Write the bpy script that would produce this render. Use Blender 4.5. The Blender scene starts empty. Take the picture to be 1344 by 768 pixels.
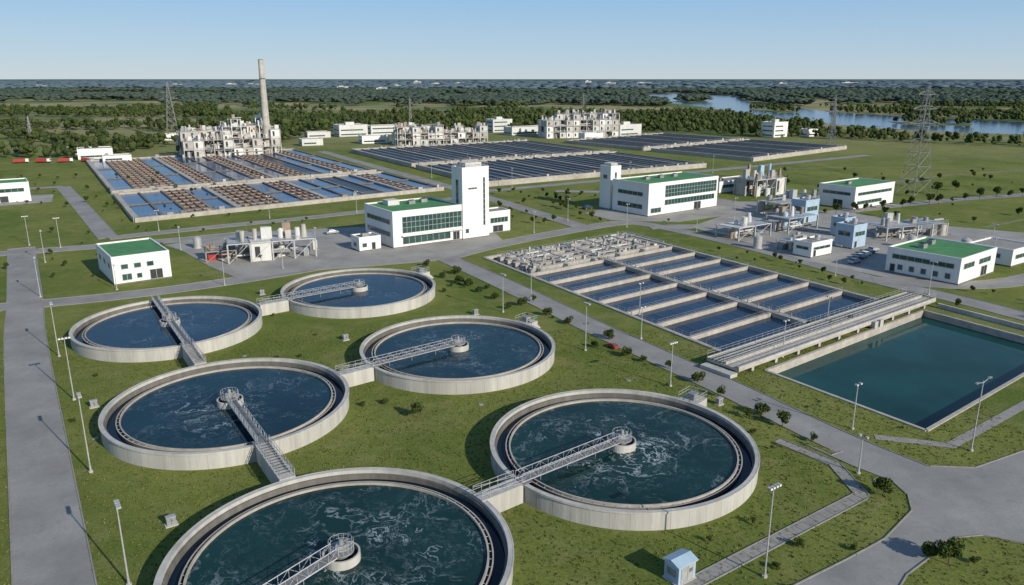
import bpy, math, random
import numpy as np
from mathutils import Vector, geometry, noise as mnoise
rnd = random.Random(7)
sc = bpy.context.scene

# ------------------------------------------------------------------ materials
def nodes_of(name):
    m = bpy.data.materials.new(name); m.use_nodes = True
    nt = m.node_tree; return m, nt, nt.nodes['Principled BSDF']
def mixc(nt, fac, a, b, blend='MIX'):
    n = nt.nodes.new('ShaderNodeMix'); n.data_type = 'RGBA'; n.blend_type = blend
    for s, val in ((n.inputs[0], fac), (n.inputs[6], a), (n.inputs[7], b)):
        if isinstance(val, bpy.types.NodeSocket): nt.links.new(val, s)
        elif isinstance(val, (tuple, list)): s.default_value = (*val[:3], 1)
        else: s.default_value = val
    return n.outputs[2]
def math_(nt, op, a, b=None, clamp=False):
    n = nt.nodes.new('ShaderNodeMath'); n.operation = op; n.use_clamp = clamp
    for i, val in enumerate((a, b)):
        if val is None: continue
        if isinstance(val, bpy.types.NodeSocket): nt.links.new(val, n.inputs[i])
        else: n.inputs[i].default_value = val
    return n.outputs[0]
def mrange(nt, v, a, b, c=0.0, d=1.0):
    n = nt.nodes.new('ShaderNodeMapRange'); nt.links.new(v, n.inputs[0])
    n.inputs[1].default_value = a; n.inputs[2].default_value = b
    n.inputs[3].default_value = c; n.inputs[4].default_value = d
    return n.outputs[0]
def noi(nt, vec, scale, detail=4, rough=.6, dist=0):
    n = nt.nodes.new('ShaderNodeTexNoise'); n.inputs['Scale'].default_value = scale
    n.inputs['Detail'].default_value = detail; n.inputs['Roughness'].default_value = rough
    n.inputs['Distortion'].default_value = dist
    nt.links.new(vec, n.inputs['Vector']); return n
def pos(nt): return nt.nodes.new('ShaderNodeNewGeometry').outputs['Position']

def mat(name, col, rough=.8, var=.2, scale=.5, metal=0.0, bump=0.0, streak=False, stain=0.0, spec=.4):
    m, nt, b = nodes_of(name)
    p = pos(nt)
    if streak:
        mp = nt.nodes.new('ShaderNodeMapping'); mp.inputs['Scale'].default_value = (1, 1, .12)
        nt.links.new(p, mp.inputs['Vector']); p = mp.outputs[0]
    n = noi(nt, p, scale, 6, .65)
    lo = tuple(c*(1-var) for c in col); hi = tuple(min(1, c*(1+var)) for c in col)
    c = mixc(nt, mrange(nt, n.outputs[0], .3, .7), lo, hi)
    if stain:
        n2 = noi(nt, p, scale*.13, 5, .7)
        c = mixc(nt, mrange(nt, n2.outputs[0], .45, .7, 0, stain), c, tuple(x*.45 for x in col))
        n4 = noi(nt, p, scale*2.2, 5, .8)
        c = mixc(nt, mrange(nt, n4.outputs[0], .56, .72, 0, stain), c, tuple(x*.5 for x in col))
    nt.links.new(c, b.inputs['Base Color'])
    b.inputs['Roughness'].default_value = rough; b.inputs['Metallic'].default_value = metal
    b.inputs['Specular IOR Level'].default_value = spec
    if bump:
        bn = nt.nodes.new('ShaderNodeBump'); bn.inputs['Strength'].default_value = bump
        bn.inputs['Distance'].default_value = .1
        n3 = noi(nt, p, scale*6, 3); nt.links.new(n3.outputs[0], bn.inputs['Height'])
        nt.links.new(bn.outputs[0], b.inputs['Normal'])
    return m

M = {}
M['conc'] = mat('weathered_concrete', (.45, .43, .385), .85, .16, .9, streak=True, stain=.45, bump=.2)
M['concb'] = mat('basin_wall_concrete', (.40, .365, .31), .85, .2, .6, stain=.45)
M['concd'] = mat('damp_concrete', (.15, .14, .12), .8, .25, .9, streak=True, stain=.5)
M['kerb'] = mat('kerb_concrete', (.26, .25, .225), .85, .2, 1.0, stain=.4)
M['white'] = mat('white_render', (.74, .72, .67), .7, .05, .4, streak=True, stain=.18)
M['white2'] = mat('offwhite_cladding', (.58, .57, .53), .7, .1, .3, streak=True, stain=.25)
M['green'] = mat('green_roofing', (.075, .23, .08), .8, .2, .5, stain=.35)
M['grey'] = mat('grey_steel', (.26, .265, .26), .55, .25, .8, metal=.2)
M['galv'] = mat('galvanised_steel', (.42, .42, .41), .5, .18, 2, metal=.3)
M['dark'] = mat('dark_gap', (.03, .03, .033), .6, .3, 1)
M['glass'] = mat('tinted_glazing', (.03, .07, .06), .08, .35, .25, spec=.8)
M['frame'] = mat('window_frame', (.38, .41, .40), .5, .05, 1)
M['brown'] = mat('settled_sludge', (.19, .125, .08), .8, .3, .15, stain=.4)
M['rust'] = mat('rusty_plant_metal', (.27, .20, .15), .7, .4, .4)
M['beige'] = mat('beige_plant_concrete', (.44, .41, .36), .8, .2, .3, stain=.3)
M['blue'] = mat('pale_blue_cladding', (.34, .45, .53), .5, .1, .5, stain=.2)
M['red'] = mat('red_paint', (.38, .04, .03), .35, .1, 1)
M['car'] = mat('silver_paint', (.45, .46, .48), .3, .05, 1, metal=.3)
M['cardark'] = mat('dark_blue_paint', (.03, .05, .1), .3, .1, 1)
M['tyre'] = mat('tyre_rubber', (.02, .02, .02), .9, .2, 3)
M['bark'] = mat('bark', (.11, .08, .055), .9, .3, 3)
M['walk'] = mat('walkway_paving', (.27, .255, .225), .85, .2, .9, stain=.35)
M['grate'] = mat('walkway_grating', (.19, .19, .185), .7, .25, 1.2, stain=.3)
M['dirt'] = mat('dirt_track_soil', (.20, .18, .105), .95, .3, .2, stain=.4)

def leafmat(name, c0, c1, far=None):
    m, nt, b = nodes_of(name)
    g = nt.nodes.new('ShaderNodeNewGeometry')
    c = mixc(nt, g.outputs['Random Per Island'], c0, c1)
    n = noi(nt, g.outputs['Position'], .02, 4)
    c = mixc(nt, mrange(nt, n.outputs[0], .35, .7, 0, .45), c, tuple(x*.45 for x in c0))
    if far: c = mixc(nt, far[1], c, far[0])  # painted aerial haze: bluish tint blended into the leaf colour
    nt.links.new(c, b.inputs['Base Color']); b.inputs['Roughness'].default_value = .95
    b.inputs['Specular IOR Level'].default_value = .05
    return m
M['leaf'] = leafmat('foliage', (.035, .06, .016), (.095, .12, .03))
M['tuft'] = leafmat('grass_blades', (.07, .095, .02), (.22, .21, .07))
M['wood1'] = leafmat('woodland_foliage', (.032, .050, .018), (.09, .11, .036))
M['wood2'] = leafmat('haze_tinted_far_woodland', (.038, .055, .026), (.075, .095, .045), ((.08, .115, .12), .35))  # distance haze is part of this leaf colour
M['wood3'] = leafmat('haze_tinted_horizon_woodland', (.04, .055, .035), (.06, .08, .05), ((.12, .17, .21), .7))  # stronger distance haze painted into the leaf colour

def grassmat():
    m, nt, b = nodes_of('grass_and_fields')
    p = pos(nt)
    n1 = noi(nt, p, .03, 5, .62, .6); n2 = noi(nt, p, .3, 5, .7); n3 = noi(nt, p, 2.6, 6, .8); n4 = noi(nt, p, .0042, 4, .6)
    n5 = noi(nt, p, .09, 6, .7, 1.0); n6 = noi(nt, p, .9, 5, .75)
    c = mixc(nt, mrange(nt, n1.outputs[0], .36, .64), (.100, .142, .024), (.20, .215, .054))
    c = mixc(nt, mrange(nt, n5.outputs[0], .5, .66, 0, .7), c, (.235, .215, .085))
    c = mixc(nt, mrange(nt, n2.outputs[0], .42, .72, 0, .6), c, (.08, .115, .022))
    c = mixc(nt, mrange(nt, n6.outputs[0], .56, .7, 0, .6), c, (.06, .09, .018))
    c = mixc(nt, mrange(nt, n3.outputs[0], .52, .74, 0, .75), c, (.28, .25, .11))
    c = mixc(nt, mrange(nt, n3.outputs[0], .48, .3, 0, .75), c, (.045, .065, .015))
    sx = nt.nodes.new('ShaderNodeSeparateXYZ'); nt.links.new(p, sx.inputs[0])
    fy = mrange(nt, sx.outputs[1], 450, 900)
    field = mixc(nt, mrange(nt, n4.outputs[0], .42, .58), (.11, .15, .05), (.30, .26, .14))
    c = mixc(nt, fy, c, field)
    haze_fac = mrange(nt, sx.outputs[1], 2600, 6000)
    c = mixc(nt, haze_fac, c, (.08, .115, .12))  # bluish aerial haze painted into the ground colour with distance
    nt.links.new(c, b.inputs['Base Color']); b.inputs['Roughness'].default_value = .95
    b.inputs['Specular IOR Level'].default_value = .08
    bn = nt.nodes.new('ShaderNodeBump'); bn.inputs['Strength'].default_value = .6; bn.inputs['Distance'].default_value = .25
    nt.links.new(n3.outputs[0], bn.inputs['Height']); nt.links.new(bn.outputs[0], b.inputs['Normal'])
    return m
M['grass'] = grassmat()

def roadmat(name, col):
    m, nt, b = nodes_of(name)
    p = pos(nt)
    n1 = noi(nt, p, .12, 5, .6); n2 = noi(nt, p, 3.0, 5, .7); n3 = noi(nt, p, .35, 6, .7, 1.5); n4 = noi(nt, p, .4, 4, .7)
    c = mixc(nt, mrange(nt, n1.outputs[0], .3, .7), tuple(x*.78 for x in col), tuple(x*1.2 for x in col))
    c = mixc(nt, mrange(nt, n2.outputs[0], .45, .7, 0, .35), c, tuple(x*.7 for x in col))
    c = mixc(nt, mrange(nt, n4.outputs[0], .58, .64, 0, .35), c, tuple(x*.72 for x in col))
    d = math_(nt, 'ABSOLUTE', math_(nt, 'SUBTRACT', n3.outputs[0], .5))
    c = mixc(nt, mrange(nt, d, 0, .006, .6, 0), c, tuple(x*.35 for x in col))
    nt.links.new(c, b.inputs['Base Color']); b.inputs['Roughness'].default_value = .9
    b.inputs['Specular IOR Level'].default_value = .25
    return m
M['road'] = roadmat('worn_asphalt_paving', (.265, .255, .235))
M['plaza'] = roadmat('yard_paving', (.31, .295, .265))

def watermat(name, col, rough=.08, foam=0.0, bump=.25, foamcol=(.50, .57, .58), spec=.3, edge=.12):
    m, nt, b = nodes_of(name)
    tc = nt.nodes.new('ShaderNodeTexCoord'); oi = nt.nodes.new('ShaderNodeObjectInfo')
    va = nt.nodes.new('ShaderNodeVectorMath'); va.operation = 'ADD'
    nt.links.new(tc.outputs['Object'], va.inputs[0]); nt.links.new(oi.outputs['Location'], va.inputs[1])
    P = va.outputs[0]
    big = noi(nt, P, .05, 4)
    c = mixc(nt, mrange(nt, big.outputs[0], .35, .65), tuple(x*.75 for x in col), tuple(x*1.3 for x in col))
    if foam:
        w = noi(nt, P, .085, 4, .55)
        vs = nt.nodes.new('ShaderNodeVectorMath'); vs.operation = 'SCALE'; vs.inputs['Scale'].default_value = 20
        nt.links.new(w.outputs['Color'], vs.inputs[0])
        v2 = nt.nodes.new('ShaderNodeVectorMath'); v2.operation = 'ADD'
        nt.links.new(P, v2.inputs[0]); nt.links.new(vs.outputs[0], v2.inputs[1])
        f1 = noi(nt, v2.outputs[0], .11, 9, .62)
        d1 = math_(nt, 'ABSOLUTE', math_(nt, 'SUBTRACT', f1.outputs[0], .5))
        f2 = noi(nt, v2.outputs[0], .28, 9, .66)
        d2 = math_(nt, 'ABSOLUTE', math_(nt, 'SUBTRACT', f2.outputs[0], .49))
        k = math_(nt, 'MAXIMUM', mrange(nt, d1, .001, .012, 1, 0), mrange(nt, d2, .0005, .009, .7, 0))
        ln = nt.nodes.new('ShaderNodeVectorMath'); ln.operation = 'LENGTH'
        nt.links.new(tc.outputs['Object'], ln.inputs[0])
        rad = mrange(nt, ln.outputs['Value'], 3.5, 12, 1, edge)
        patch = noi(nt, P, .13, 4)
        msk = math_(nt, 'MULTIPLY', rad, mrange(nt, patch.outputs[0], .42, .56, .12, 1))
        k = math_(nt, 'MULTIPLY', k, msk)
        fine = noi(nt, P, 1.3, 6, .8)
        haze = math_(nt, 'MULTIPLY', math_(nt,'MULTIPLY', mrange(nt, f1.outputs[0], .5, .66, 0, .35), mrange(nt, fine.outputs[0], .45, .65)), msk)
        k = math_(nt, 'MULTIPLY', math_(nt, 'MAXIMUM', k, haze), foam, True)
        c = mixc(nt, k, c, foamcol)
        nt.links.new(mrange(nt, k, 0, 1, rough, .7), b.inputs['Roughness'])
    else:
        b.inputs['Roughness'].default_value = rough
    nt.links.new(c, b.inputs['Base Color'])
    b.inputs['IOR'].default_value = 1.33; b.inputs['Specular IOR Level'].default_value = spec
    bn = nt.nodes.new('ShaderNodeBump'); bn.inputs['Strength'].default_value = bump; bn.inputs['Distance'].default_value = .06
    r = noi(nt, P, 1.6, 4, .6); nt.links.new(r.outputs[0], bn.inputs['Height']); nt.links.new(bn.outputs[0], b.inputs['Normal'])
    return m
M['wteal'] = watermat('clarifier_water_teal', (.007, .030, .028), foam=.95, edge=.28)
M['wmid'] = watermat('clarifier_water_mid', (.007, .030, .042), foam=.8, edge=.2)
M['wblue'] = watermat('clarifier_water_blue', (.007, .030, .056), foam=.5)
M['wchan'] = watermat('launder_water', (.004, .012, .022))
M['warr'] = watermat('aeration_water', (.007, .028, .062), foam=.05)
M['wpond'] = watermat('pond_water', (.010, .050, .046), rough=.05, bump=.1, spec=.15)
M['wriver'] = watermat('river_water', (.05, .09, .13), rough=.15, bump=.2, spec=.5)
M['wfar'] = watermat('basin_water', (.014, .055, .13), rough=.15, spec=.3)
M['wdark'] = watermat('dark_basin_water', (.010, .018, .03), rough=.3, spec=.2)

# ------------------------------------------------------------------ mesh builder
class MB:
    def __init__(s): s.v=[]; s.f=[]; s.m=[]; s.mats=[]
    def mi(s, k):
        if k not in s.mats: s.mats.append(k)
        return s.mats.index(k)
    def face(s, pts, k):
        i=len(s.v); s.v+= [tuple(p) for p in pts]; s.f.append(tuple(range(i,i+len(pts)))); s.m.append(s.mi(k))
    def prism(s, poly, z0, z1, k, top=None):
        a = sum(poly[i][0]*poly[(i+1)%len(poly)][1]-poly[(i+1)%len(poly)][0]*poly[i][1] for i in range(len(poly)))
        if a<0: poly=poly[::-1]
        n=len(poly); i=len(s.v); mi=s.mi(k)
        s.v += [(p[0],p[1],z0) for p in poly]+[(p[0],p[1],z1) for p in poly]
        for j in range(n):
            s.f.append((i+j,i+(j+1)%n,i+n+(j+1)%n,i+n+j)); s.m.append(mi)
        s.f.append(tuple(i+n+j for j in range(n))); s.m.append(s.mi(top) if top else mi)
        s.f.append(tuple(i+n-1-j for j in range(n))); s.m.append(mi)
    def box(s,x0,x1,y0,y1,z0,z1,k,top=None):
        s.prism([(x0,y0),(x1,y0),(x1,y1),(x0,y1)],z0,z1,k,top)
    def sheet(s, poly, z, k):
        a = sum(poly[i][0]*poly[(i+1)%len(poly)][1]-poly[(i+1)%len(poly)][0]*poly[i][1] for i in range(len(poly)))
        if a<0: poly=poly[::-1]
        s.face([(p[0],p[1],z) for p in poly],k)
    def cyl(s,p,q,r0,r1,n,k,cap=True):
        p=Vector(p);q=Vector(q);d=(q-p)
        if d.length<1e-6: return
        d.normalize(); u=d.orthogonal().normalized(); w=d.cross(u)
        i=len(s.v); mi=s.mi(k)
        for c,r in ((p,r0),(q,r1)):
            for j in range(n):
                a=2*math.pi*(j+.5)/n; s.v.append(tuple(c+u*(r*math.cos(a))+w*(r*math.sin(a))))
        for j in range(n):
            s.f.append((i+j,i+(j+1)%n,i+n+(j+1)%n,i+n+j)); s.m.append(mi)
        if cap:
            s.f.append(tuple(i+n+j for j in range(n))); s.m.append(mi)
            s.f.append(tuple(i+n-1-j for j in range(n))); s.m.append(mi)
    def beam(s,p,q,w,k): s.cyl(p,q,w*.7,w*.7,4,k,False)
    def bar(s,p,q,w,z0,z1,k):
        dx,dy=q[0]-p[0],q[1]-p[1]; L=math.hypot(dx,dy); nx,ny=-dy/L*w/2,dx/L*w/2
        s.prism([(p[0]+nx,p[1]+ny),(p[0]-nx,p[1]-ny),(q[0]-nx,q[1]-ny),(q[0]+nx,q[1]+ny)],z0,z1,k)
    def ring(s,r0,r1,z0,z1,n,k,ktop=None):
        i=len(s.v); mi=s.mi(k); mt=s.mi(ktop or k)
        for r,z in ((r1,z0),(r1,z1),(r0,z1),(r0,z0)):
            for j in range(n):
                a=2*math.pi*j/n; s.v.append((r*math.cos(a),r*math.sin(a),z))
        for t in range(3):
            for j in range(n):
                a=i+t*n; s.f.append((a+j,a+(j+1)%n,a+n+(j+1)%n,a+n+j)); s.m.append(mt if t==1 else mi)
    def disc(s,r0,r1,z,n,k):
        i=len(s.v); mi=s.mi(k)
        if r0==0:
            s.v+=[(r1*math.cos(2*math.pi*j/n),r1*math.sin(2*math.pi*j/n),z) for j in range(n)]
            s.f.append(tuple(range(i,i+n))); s.m.append(mi); return
        for r in (r1,r0):
            s.v+=[(r*math.cos(2*math.pi*j/n),r*math.sin(2*math.pi*j/n),z) for j in range(n)]
        for j in range(n):
            s.f.append((i+j,i+(j+1)%n,i+n+(j+1)%n,i+n+j)); s.m.append(mi)
    def rail(s,p,q,z,h=1.05,step=2.0,w=.05,k='galv'):
        p=Vector((p[0],p[1],0));q=Vector((q[0],q[1],0));L=(q-p).length;n=max(1,int(L/step))
        for i in range(n+1):
            a=p.lerp(q,i/n); s.cyl((a.x,a.y,z),(a.x,a.y,z+h),w*.8,w*.8,4,k,False)
        for hh in (h,h*.55):
            s.cyl((p.x,p.y,z+hh),(q.x,q.y,z+hh),w*.8,w*.8,4,k,False)
    def obj(s,name,loc=(0,0,0),rot=0,smooth=False):
        me=bpy.data.meshes.new(name+'_mesh'); me.from_pydata(s.v,[],s.f)
        for k in s.mats: me.materials.append(M[k])
        me.polygons.foreach_set('material_index',s.m)
        if smooth: me.polygons.foreach_set('use_smooth',[True]*len(s.f))
        me.update()
        o=bpy.data.objects.new(name,me); sc.collection.objects.link(o)
        o.location=loc; o.rotation_euler=(0,0,math.radians(rot)); return o
def inst(o,name,loc,rot=0,scale=1):
    n=bpy.data.objects.new(name,o.data); sc.collection.objects.link(n); n.location=loc
    n.rotation_euler=(0,0,math.radians(rot)); n.scale=(scale,)*3; return n

def inpoly(x,y,poly):
    r=False;n=len(poly);j=n-1
    for i in range(n):
        xi,yi=poly[i];xj,yj=poly[j]
        if (yi>y)!=(yj>y) and x<(xj-xi)*(y-yi)/(yj-yi)+xi: r=not r
        j=i
    return r
SITE=35.0
def lerp(a,b,t): return (a[0]+(b[0]-a[0])*t,a[1]+(b[1]-a[1])*t)

# ------------------------------------------------------------------ ground with sunken basins
ARR=[(-8,215),(40,135.7),(85.8,170.8),(37.8,250.1)]
POND=[(45,126.5),(61,102.5),(106.7,137.8),(92,163)]
out=[(-25000,-500),(25000,-500),(25000,45000),(-25000,45000)]
vs=[Vector(p) for p in out+ARR+POND]
ed=[(i,(i+1)%4) for i in range(4)]+[(4+i,4+(i+1)%4) for i in range(4)]+[(8+i,8+(i+1)%4) for i in range(4)]
rv,re,rf,_,_,_=geometry.delaunay_2d_cdt(vs,ed,[],0,1e-4)
mb=MB()
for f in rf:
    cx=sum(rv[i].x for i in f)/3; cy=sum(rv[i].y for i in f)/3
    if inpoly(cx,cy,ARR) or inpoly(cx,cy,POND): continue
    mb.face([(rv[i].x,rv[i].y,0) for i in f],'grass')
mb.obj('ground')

# ------------------------------------------------------------------ roads
ROADS=[]
def offset(pts,w):
    L=[];R=[]
    for i,p in enumerate(pts):
        a=Vector(pts[max(0,i-1)]);b=Vector(pts[min(len(pts)-1,i+1)]);p=Vector(p)
        d1=(p-a).normalized() if (p-a).length>0 else (b-p).normalized()
        d2=(b-p).normalized() if (b-p).length>0 else d1
        t=(d1+d2).normalized(); n=Vector((-t.y,t.x)); k=1/max(.5,n.dot(Vector((-d1.y,d1.x))))
        L.append(tuple(p+n*w/2*k));R.append(tuple(p-n*w/2*k))
    return L+R[::-1]
def smooth_pts(pts,it=2):
    for _ in range(it):
        o=[pts[0]]
        for a,b in zip(pts,pts[1:]): o+= [lerp(a,b,.25),lerp(a,b,.75)]
        o.append(pts[-1]); pts=o
    return pts
def road(name,poly,k='road'):
    z=.02+.005*len(ROADS); mb=MB(); mb.sheet(poly,z,k); mb.obj(name); ROADS.append(poly)
def strip(name,pts,w,k='road',sm=2):
    road(name,offset(smooth_pts(pts,sm),w),k)
road('road_junction',[(44,95),(48,97.2),(50.5,94),(54,92),(61.8,91.5),(71.4,96.3),(80.1,100.2),(115,120),(120,104),(80,80),(61.8,74.1),(57.3,74.3),(53.5,75.9),(50.2,75.4),(41.3,68.7),(36.7,63.4),(26,50),(8,50),(23.7,63.4),(29.1,67.1),(36,71.3),(42,75.2),(45.1,78.2),(48,81),(49.3,84.5),(49,88),(46,91.5),(41,99)])
strip('road',[(-20,216),(-15,208),(-2.3,186.5),(8,168),(17,151),(24.5,138.5),(30,129),(37.5,116.5),(43,106),(48,97),(53,90)],6.6)
strip('road',[(-28,38),(-46.8,67),(-98.7,146),(-110,165),(-131,198),(-150,228)],7.2)
strip('road',[(-160,150),(-108,168),(-87,178),(-73,187.5),(-62,196),(-48,209),(-33,217),(-15,219)],7)
strip('road',[(-18,217),(-5.3,233),(23.2,259),(40,272),(48,268),(57,256),(69.6,237),(82,213),(93,190),(106,170),(111,160),(125,132),(140,100)],7)
strip('road',[(-180,205),(-150,221),(-110,238),(-88,252)],7)
strip('road',[(-215,365),(-183,319),(-131,243)],6)
strip('road',[(-131,243),(-105,262),(-70,284),(-40,310),(-18,338)],6)
strip('road',[(25,262),(5,300),(-20,348),(-80,450),(-136,550)],7)
strip('road',[(-20,345),(30,378),(110,430),(240,520)],7)
strip('road',[(48,262),(76,264),(127,294),(189,325),(228,338),(320,380)],7)
strip('road',[(93,190),(118,182),(150,200),(200,230),(260,262)],7)
strip('road',[(-215,365),(-260,340),(-330,300)],7)
strip('road',[(76,264),(100,310),(70,345),(20,350)],7)
road('service_yard',[(-108,232),(-88,253),(-53.8,262),(-40,262),(-20,275),(-8,262),(-3,240),(-20,212),(-40,204.4),(-55.8,199),(-70,190),(-83.5,204.4),(-98.8,223.6)],'plaza')
road('service_yard',[(97.6,192),(83,211),(71,244),(62,262),(80,285),(104,300),(128,294),(150,265),(175,250),(165,225),(140,212),(130,208),(118,190)],'plaza')
road('service_yard',[(28,290),(36,276),(60,272),(96,296),(108,318),(80,322),(40,305)],'plaza')
road('parking_lot',[(-215,300),(-193,318),(-205,340),(-240,330)],'plaza')
mbk=MB()
for i,poly in enumerate(ROADS):
    for a,b in zip(poly,poly[1:]+poly[:1]):
        if min(a[1],b[1])>300: continue
        L=math.dist(a,b); n=max(1,int(L/1.6))
        for j in range(n):
            p=lerp(a,b,j/n);q=lerp(a,b,(j+1)/n);m=lerp(p,q,.5)
            if m[1]>300 or any(inpoly(m[0],m[1],o) for kx,o in enumerate(ROADS) if kx!=i): continue
            mbk.bar(p,q,.15,0,.12,'kerb')
mbk.obj('road_kerb')
# mown-out vehicle tracks across the meadow
mb=MB()
for pts,w in (([(165,262),(200,285),(260,300),(330,345)],1.6),([(150,345),(210,400),(300,440),(420,470)],2.2),([(130,440),(230,450),(330,420),(420,430)],2.0),([(-150,190),(-190,215),(-240,235)],1.6),([(150,212),(190,218),(240,240)],1.4),([(260,530),(330,500),(420,520)],2.4)):
    mb.sheet(offset(smooth_pts(pts,3),w),.01+.003*len(mb.f),'dirt')
mb.obj('dirt_track')
mb=MB()
for poly in (offset([(38,99.5),(43.4,92.5),(43.6,84.5),(18,66.9),(4,57)],1.5),offset([(52.5,100.5),(62,97.8),(81.3,111.7),(115,136)],1.6)):
    mb.sheet(poly,.05+.004*len(mb.f),'walk')
mb.obj('footpath')
mb=MB()
for a,b in zip([(38,99.5),(43.4,92.5),(43.6,84.5),(18,66.9)],[(43.4,92.5),(43.6,84.5),(18,66.9),(4,57)]):
    L=math.dist(a,b)
    d=((b[1]-a[1])/L*.85,-(b[0]-a[0])/L*.85)
    for sg in (1,-1): mb.bar((a[0]+d[0]*sg,a[1]+d[1]*sg),(b[0]+d[0]*sg,b[1]+d[1]*sg),.12,0,.12,'kerb')
    for i in range(int(L/1.5)):
        m=lerp(a,b,(i+.5)*1.5/L); mb.bar((m[0]-d[0]*.8,m[1]-d[1]*.8),(m[0]+d[0]*.8,m[1]+d[1]*.8),.07,.03,.062,'concd')
mb.obj('footpath_kerb')

# ------------------------------------------------------------------ clarifiers
def clarifier(loc,ang,length,wk,full=False,gap=6.2,stub=None):
    mb=MB(); n=144
    mb.ring(17.4,17.9,0,2.4,n,'conc')
    mb.ring(17.9,18.03,2.16,2.42,n,'conc')
    mb.ring(17.1,17.35,.9,1.95,n,'concd')
    mb.ring(15.75,15.9,1.0,1.68,n,'concd','concb')
    mb.ring(15.22,15.42,1.0,1.80,n,'concb')
    mb.disc(15.2,17.42,1.25,n,'wchan')
    mb.disc(0,15.23,1.5,n,wk)
    for j in range(48):
        a=2*math.pi*(j+.37)/48; c,s_=math.cos(a),math.sin(a)
        mb.beam((17.895*c,17.895*s_,0),(17.895*c,17.895*s_,2.16),.022,'concd')
    for j in range(72):
        a=2*math.pi*j/72; c,s_=math.cos(a),math.sin(a)
        mb.beam((15.4*c,15.4*s_,1.6),(15.8*c,15.8*s_,1.6),.05,'galv')
    mb.ring(1.75,1.95,1.3,2.5,40,'conc'); mb.disc(0,1.76,1.9,40,'wchan')
    mb.cyl((0,0,1),(0,0,2.6),.7,.7,20,'concd')
    mb.cyl((0,0,2.6),(0,0,2.75),1.35,1.35,28,'grey')
    mb.box(-.5,.5,-.4,.4,2.75,3.35,'galv'); mb.cyl((0,0,3.35),(0,0,4.0),.28,.22,12,'grey')
    mb.cyl((.6,.2,2.75),(.6,.2,3.6),.18,.18,10,'grey')
    for j in range(16):
        a=2*math.pi*j/16;b=2*math.pi*(j+1)/16;r=1.3
        mb.beam((r*math.cos(a),r*math.sin(a),2.75),(r*math.cos(a),r*math.sin(a),3.8),.035,'galv')
        for z in (3.3,3.8): mb.beam((r*math.cos(a),r*math.sin(a),z),(r*math.cos(b),r*math.sin(b),z),.035,'galv')
    def T(x,y,z,A): return (x*math.cos(A)-y*math.sin(A),x*math.sin(A)+y*math.cos(A),z)
    def quad(x0,x1,y0,y1,A): return [T(x0,y0,0,A)[:2],T(x1,y0,0,A)[:2],T(x1,y1,0,A)[:2],T(x0,y1,0,A)[:2]]
    def bridge(A,x1):
        x0=.9; nb=int((x1-x0)/1.3)
        for sgn in (-1,1):
            y=.62*sgn
            for z,w in ((2.55,.12),(3.65,.08)): mb.beam(T(x0,y,z,A),T(x1,y,z,A),w,'galv')
            for i in range(nb+1):
                x=x0+(x1-x0)*i/nb
                mb.beam(T(x,y,2.55,A),T(x,y,3.65,A),.05,'galv')
                if i<nb:
                    xn=x0+(x1-x0)*(i+1)/nb
                    mb.beam(T(x,y,2.55 if i%2 else 3.65,A),T(xn,y,3.65 if i%2 else 2.55,A),.04,'galv')
        mb.prism(quad(x0,x1,-.55,.55,A),2.5,2.58,'grate')
        mb.prism(quad(16.6,18.3,-1.1,1.1,A),2.43,2.49,'grate')
        for x in (5,10,14.5): mb.beam(T(x,0,1.4,A),T(x,0,2.5,A),.09,'grey')
    A=math.radians(ang)
    bridge(A,18.0)
    if full: bridge(A+math.pi,18.2)
    if gap:
        x0,x1=18.08,18.0+gap
        mb.prism(quad(x0,x1,-1,1,A),0,2.5,'conc')
        for y in (-.9,.9):
            mb.rail(T(x0,y,0,A)[:2],T(x1,y,0,A)[:2],2.5,1.1,1.2,.045)
            mb.beam(T(x0,y,2.75,A),T(x1,y,3.45,A),.05,'galv')
        if gap>8:
            for i in range(int((gap-1)/.8)):
                x=18.6+i*.8; mb.prism(quad(x,x+.25,-.8,.8,A),2.5,2.56,'concd')
    if stub is not None:
        S=math.radians(stub)
        mb.prism(quad(18.08,21,-1.6,1.6,S),0,2.3,'conc')
        for y in (-1.5,1.5): mb.rail(T(17.6,y,0,S)[:2],T(21,y,0,S)[:2],2.42,1.05,1,.045)
        mb.rail(T(21,-1.5,0,S)[:2],T(21,1.5,0,S)[:2],2.3,1.15,1,.045)
        mb.prism(quad(18.6,20,-.6,.6,S),2.3,3.3,'grey')
        for i in range(8):
            x=21+.3*i; z=2.3-.28*(i+1)
            mb.prism(quad(x,x+.3,-.5,.5,S),0,max(.05,z),'conc')
    mb.obj('clarifier_tank',(loc[0],loc[1],0))
clarifier((-17.8,69.2),234,0,'wteal',gap=0)
clarifier((15.0,94.7),218,0,'wteal',stub=48)
clarifier((-43.5,108.7),303,0,'wmid',gap=11)
clarifier((-10,133.8),218,0,'wmid',stub=48)
clarifier((-70,148.5),303,0,'wblue',full=True,gap=11.5)
clarifier((-36.3,174.9),219,0,'wblue',gap=6.5,stub=48)

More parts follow.
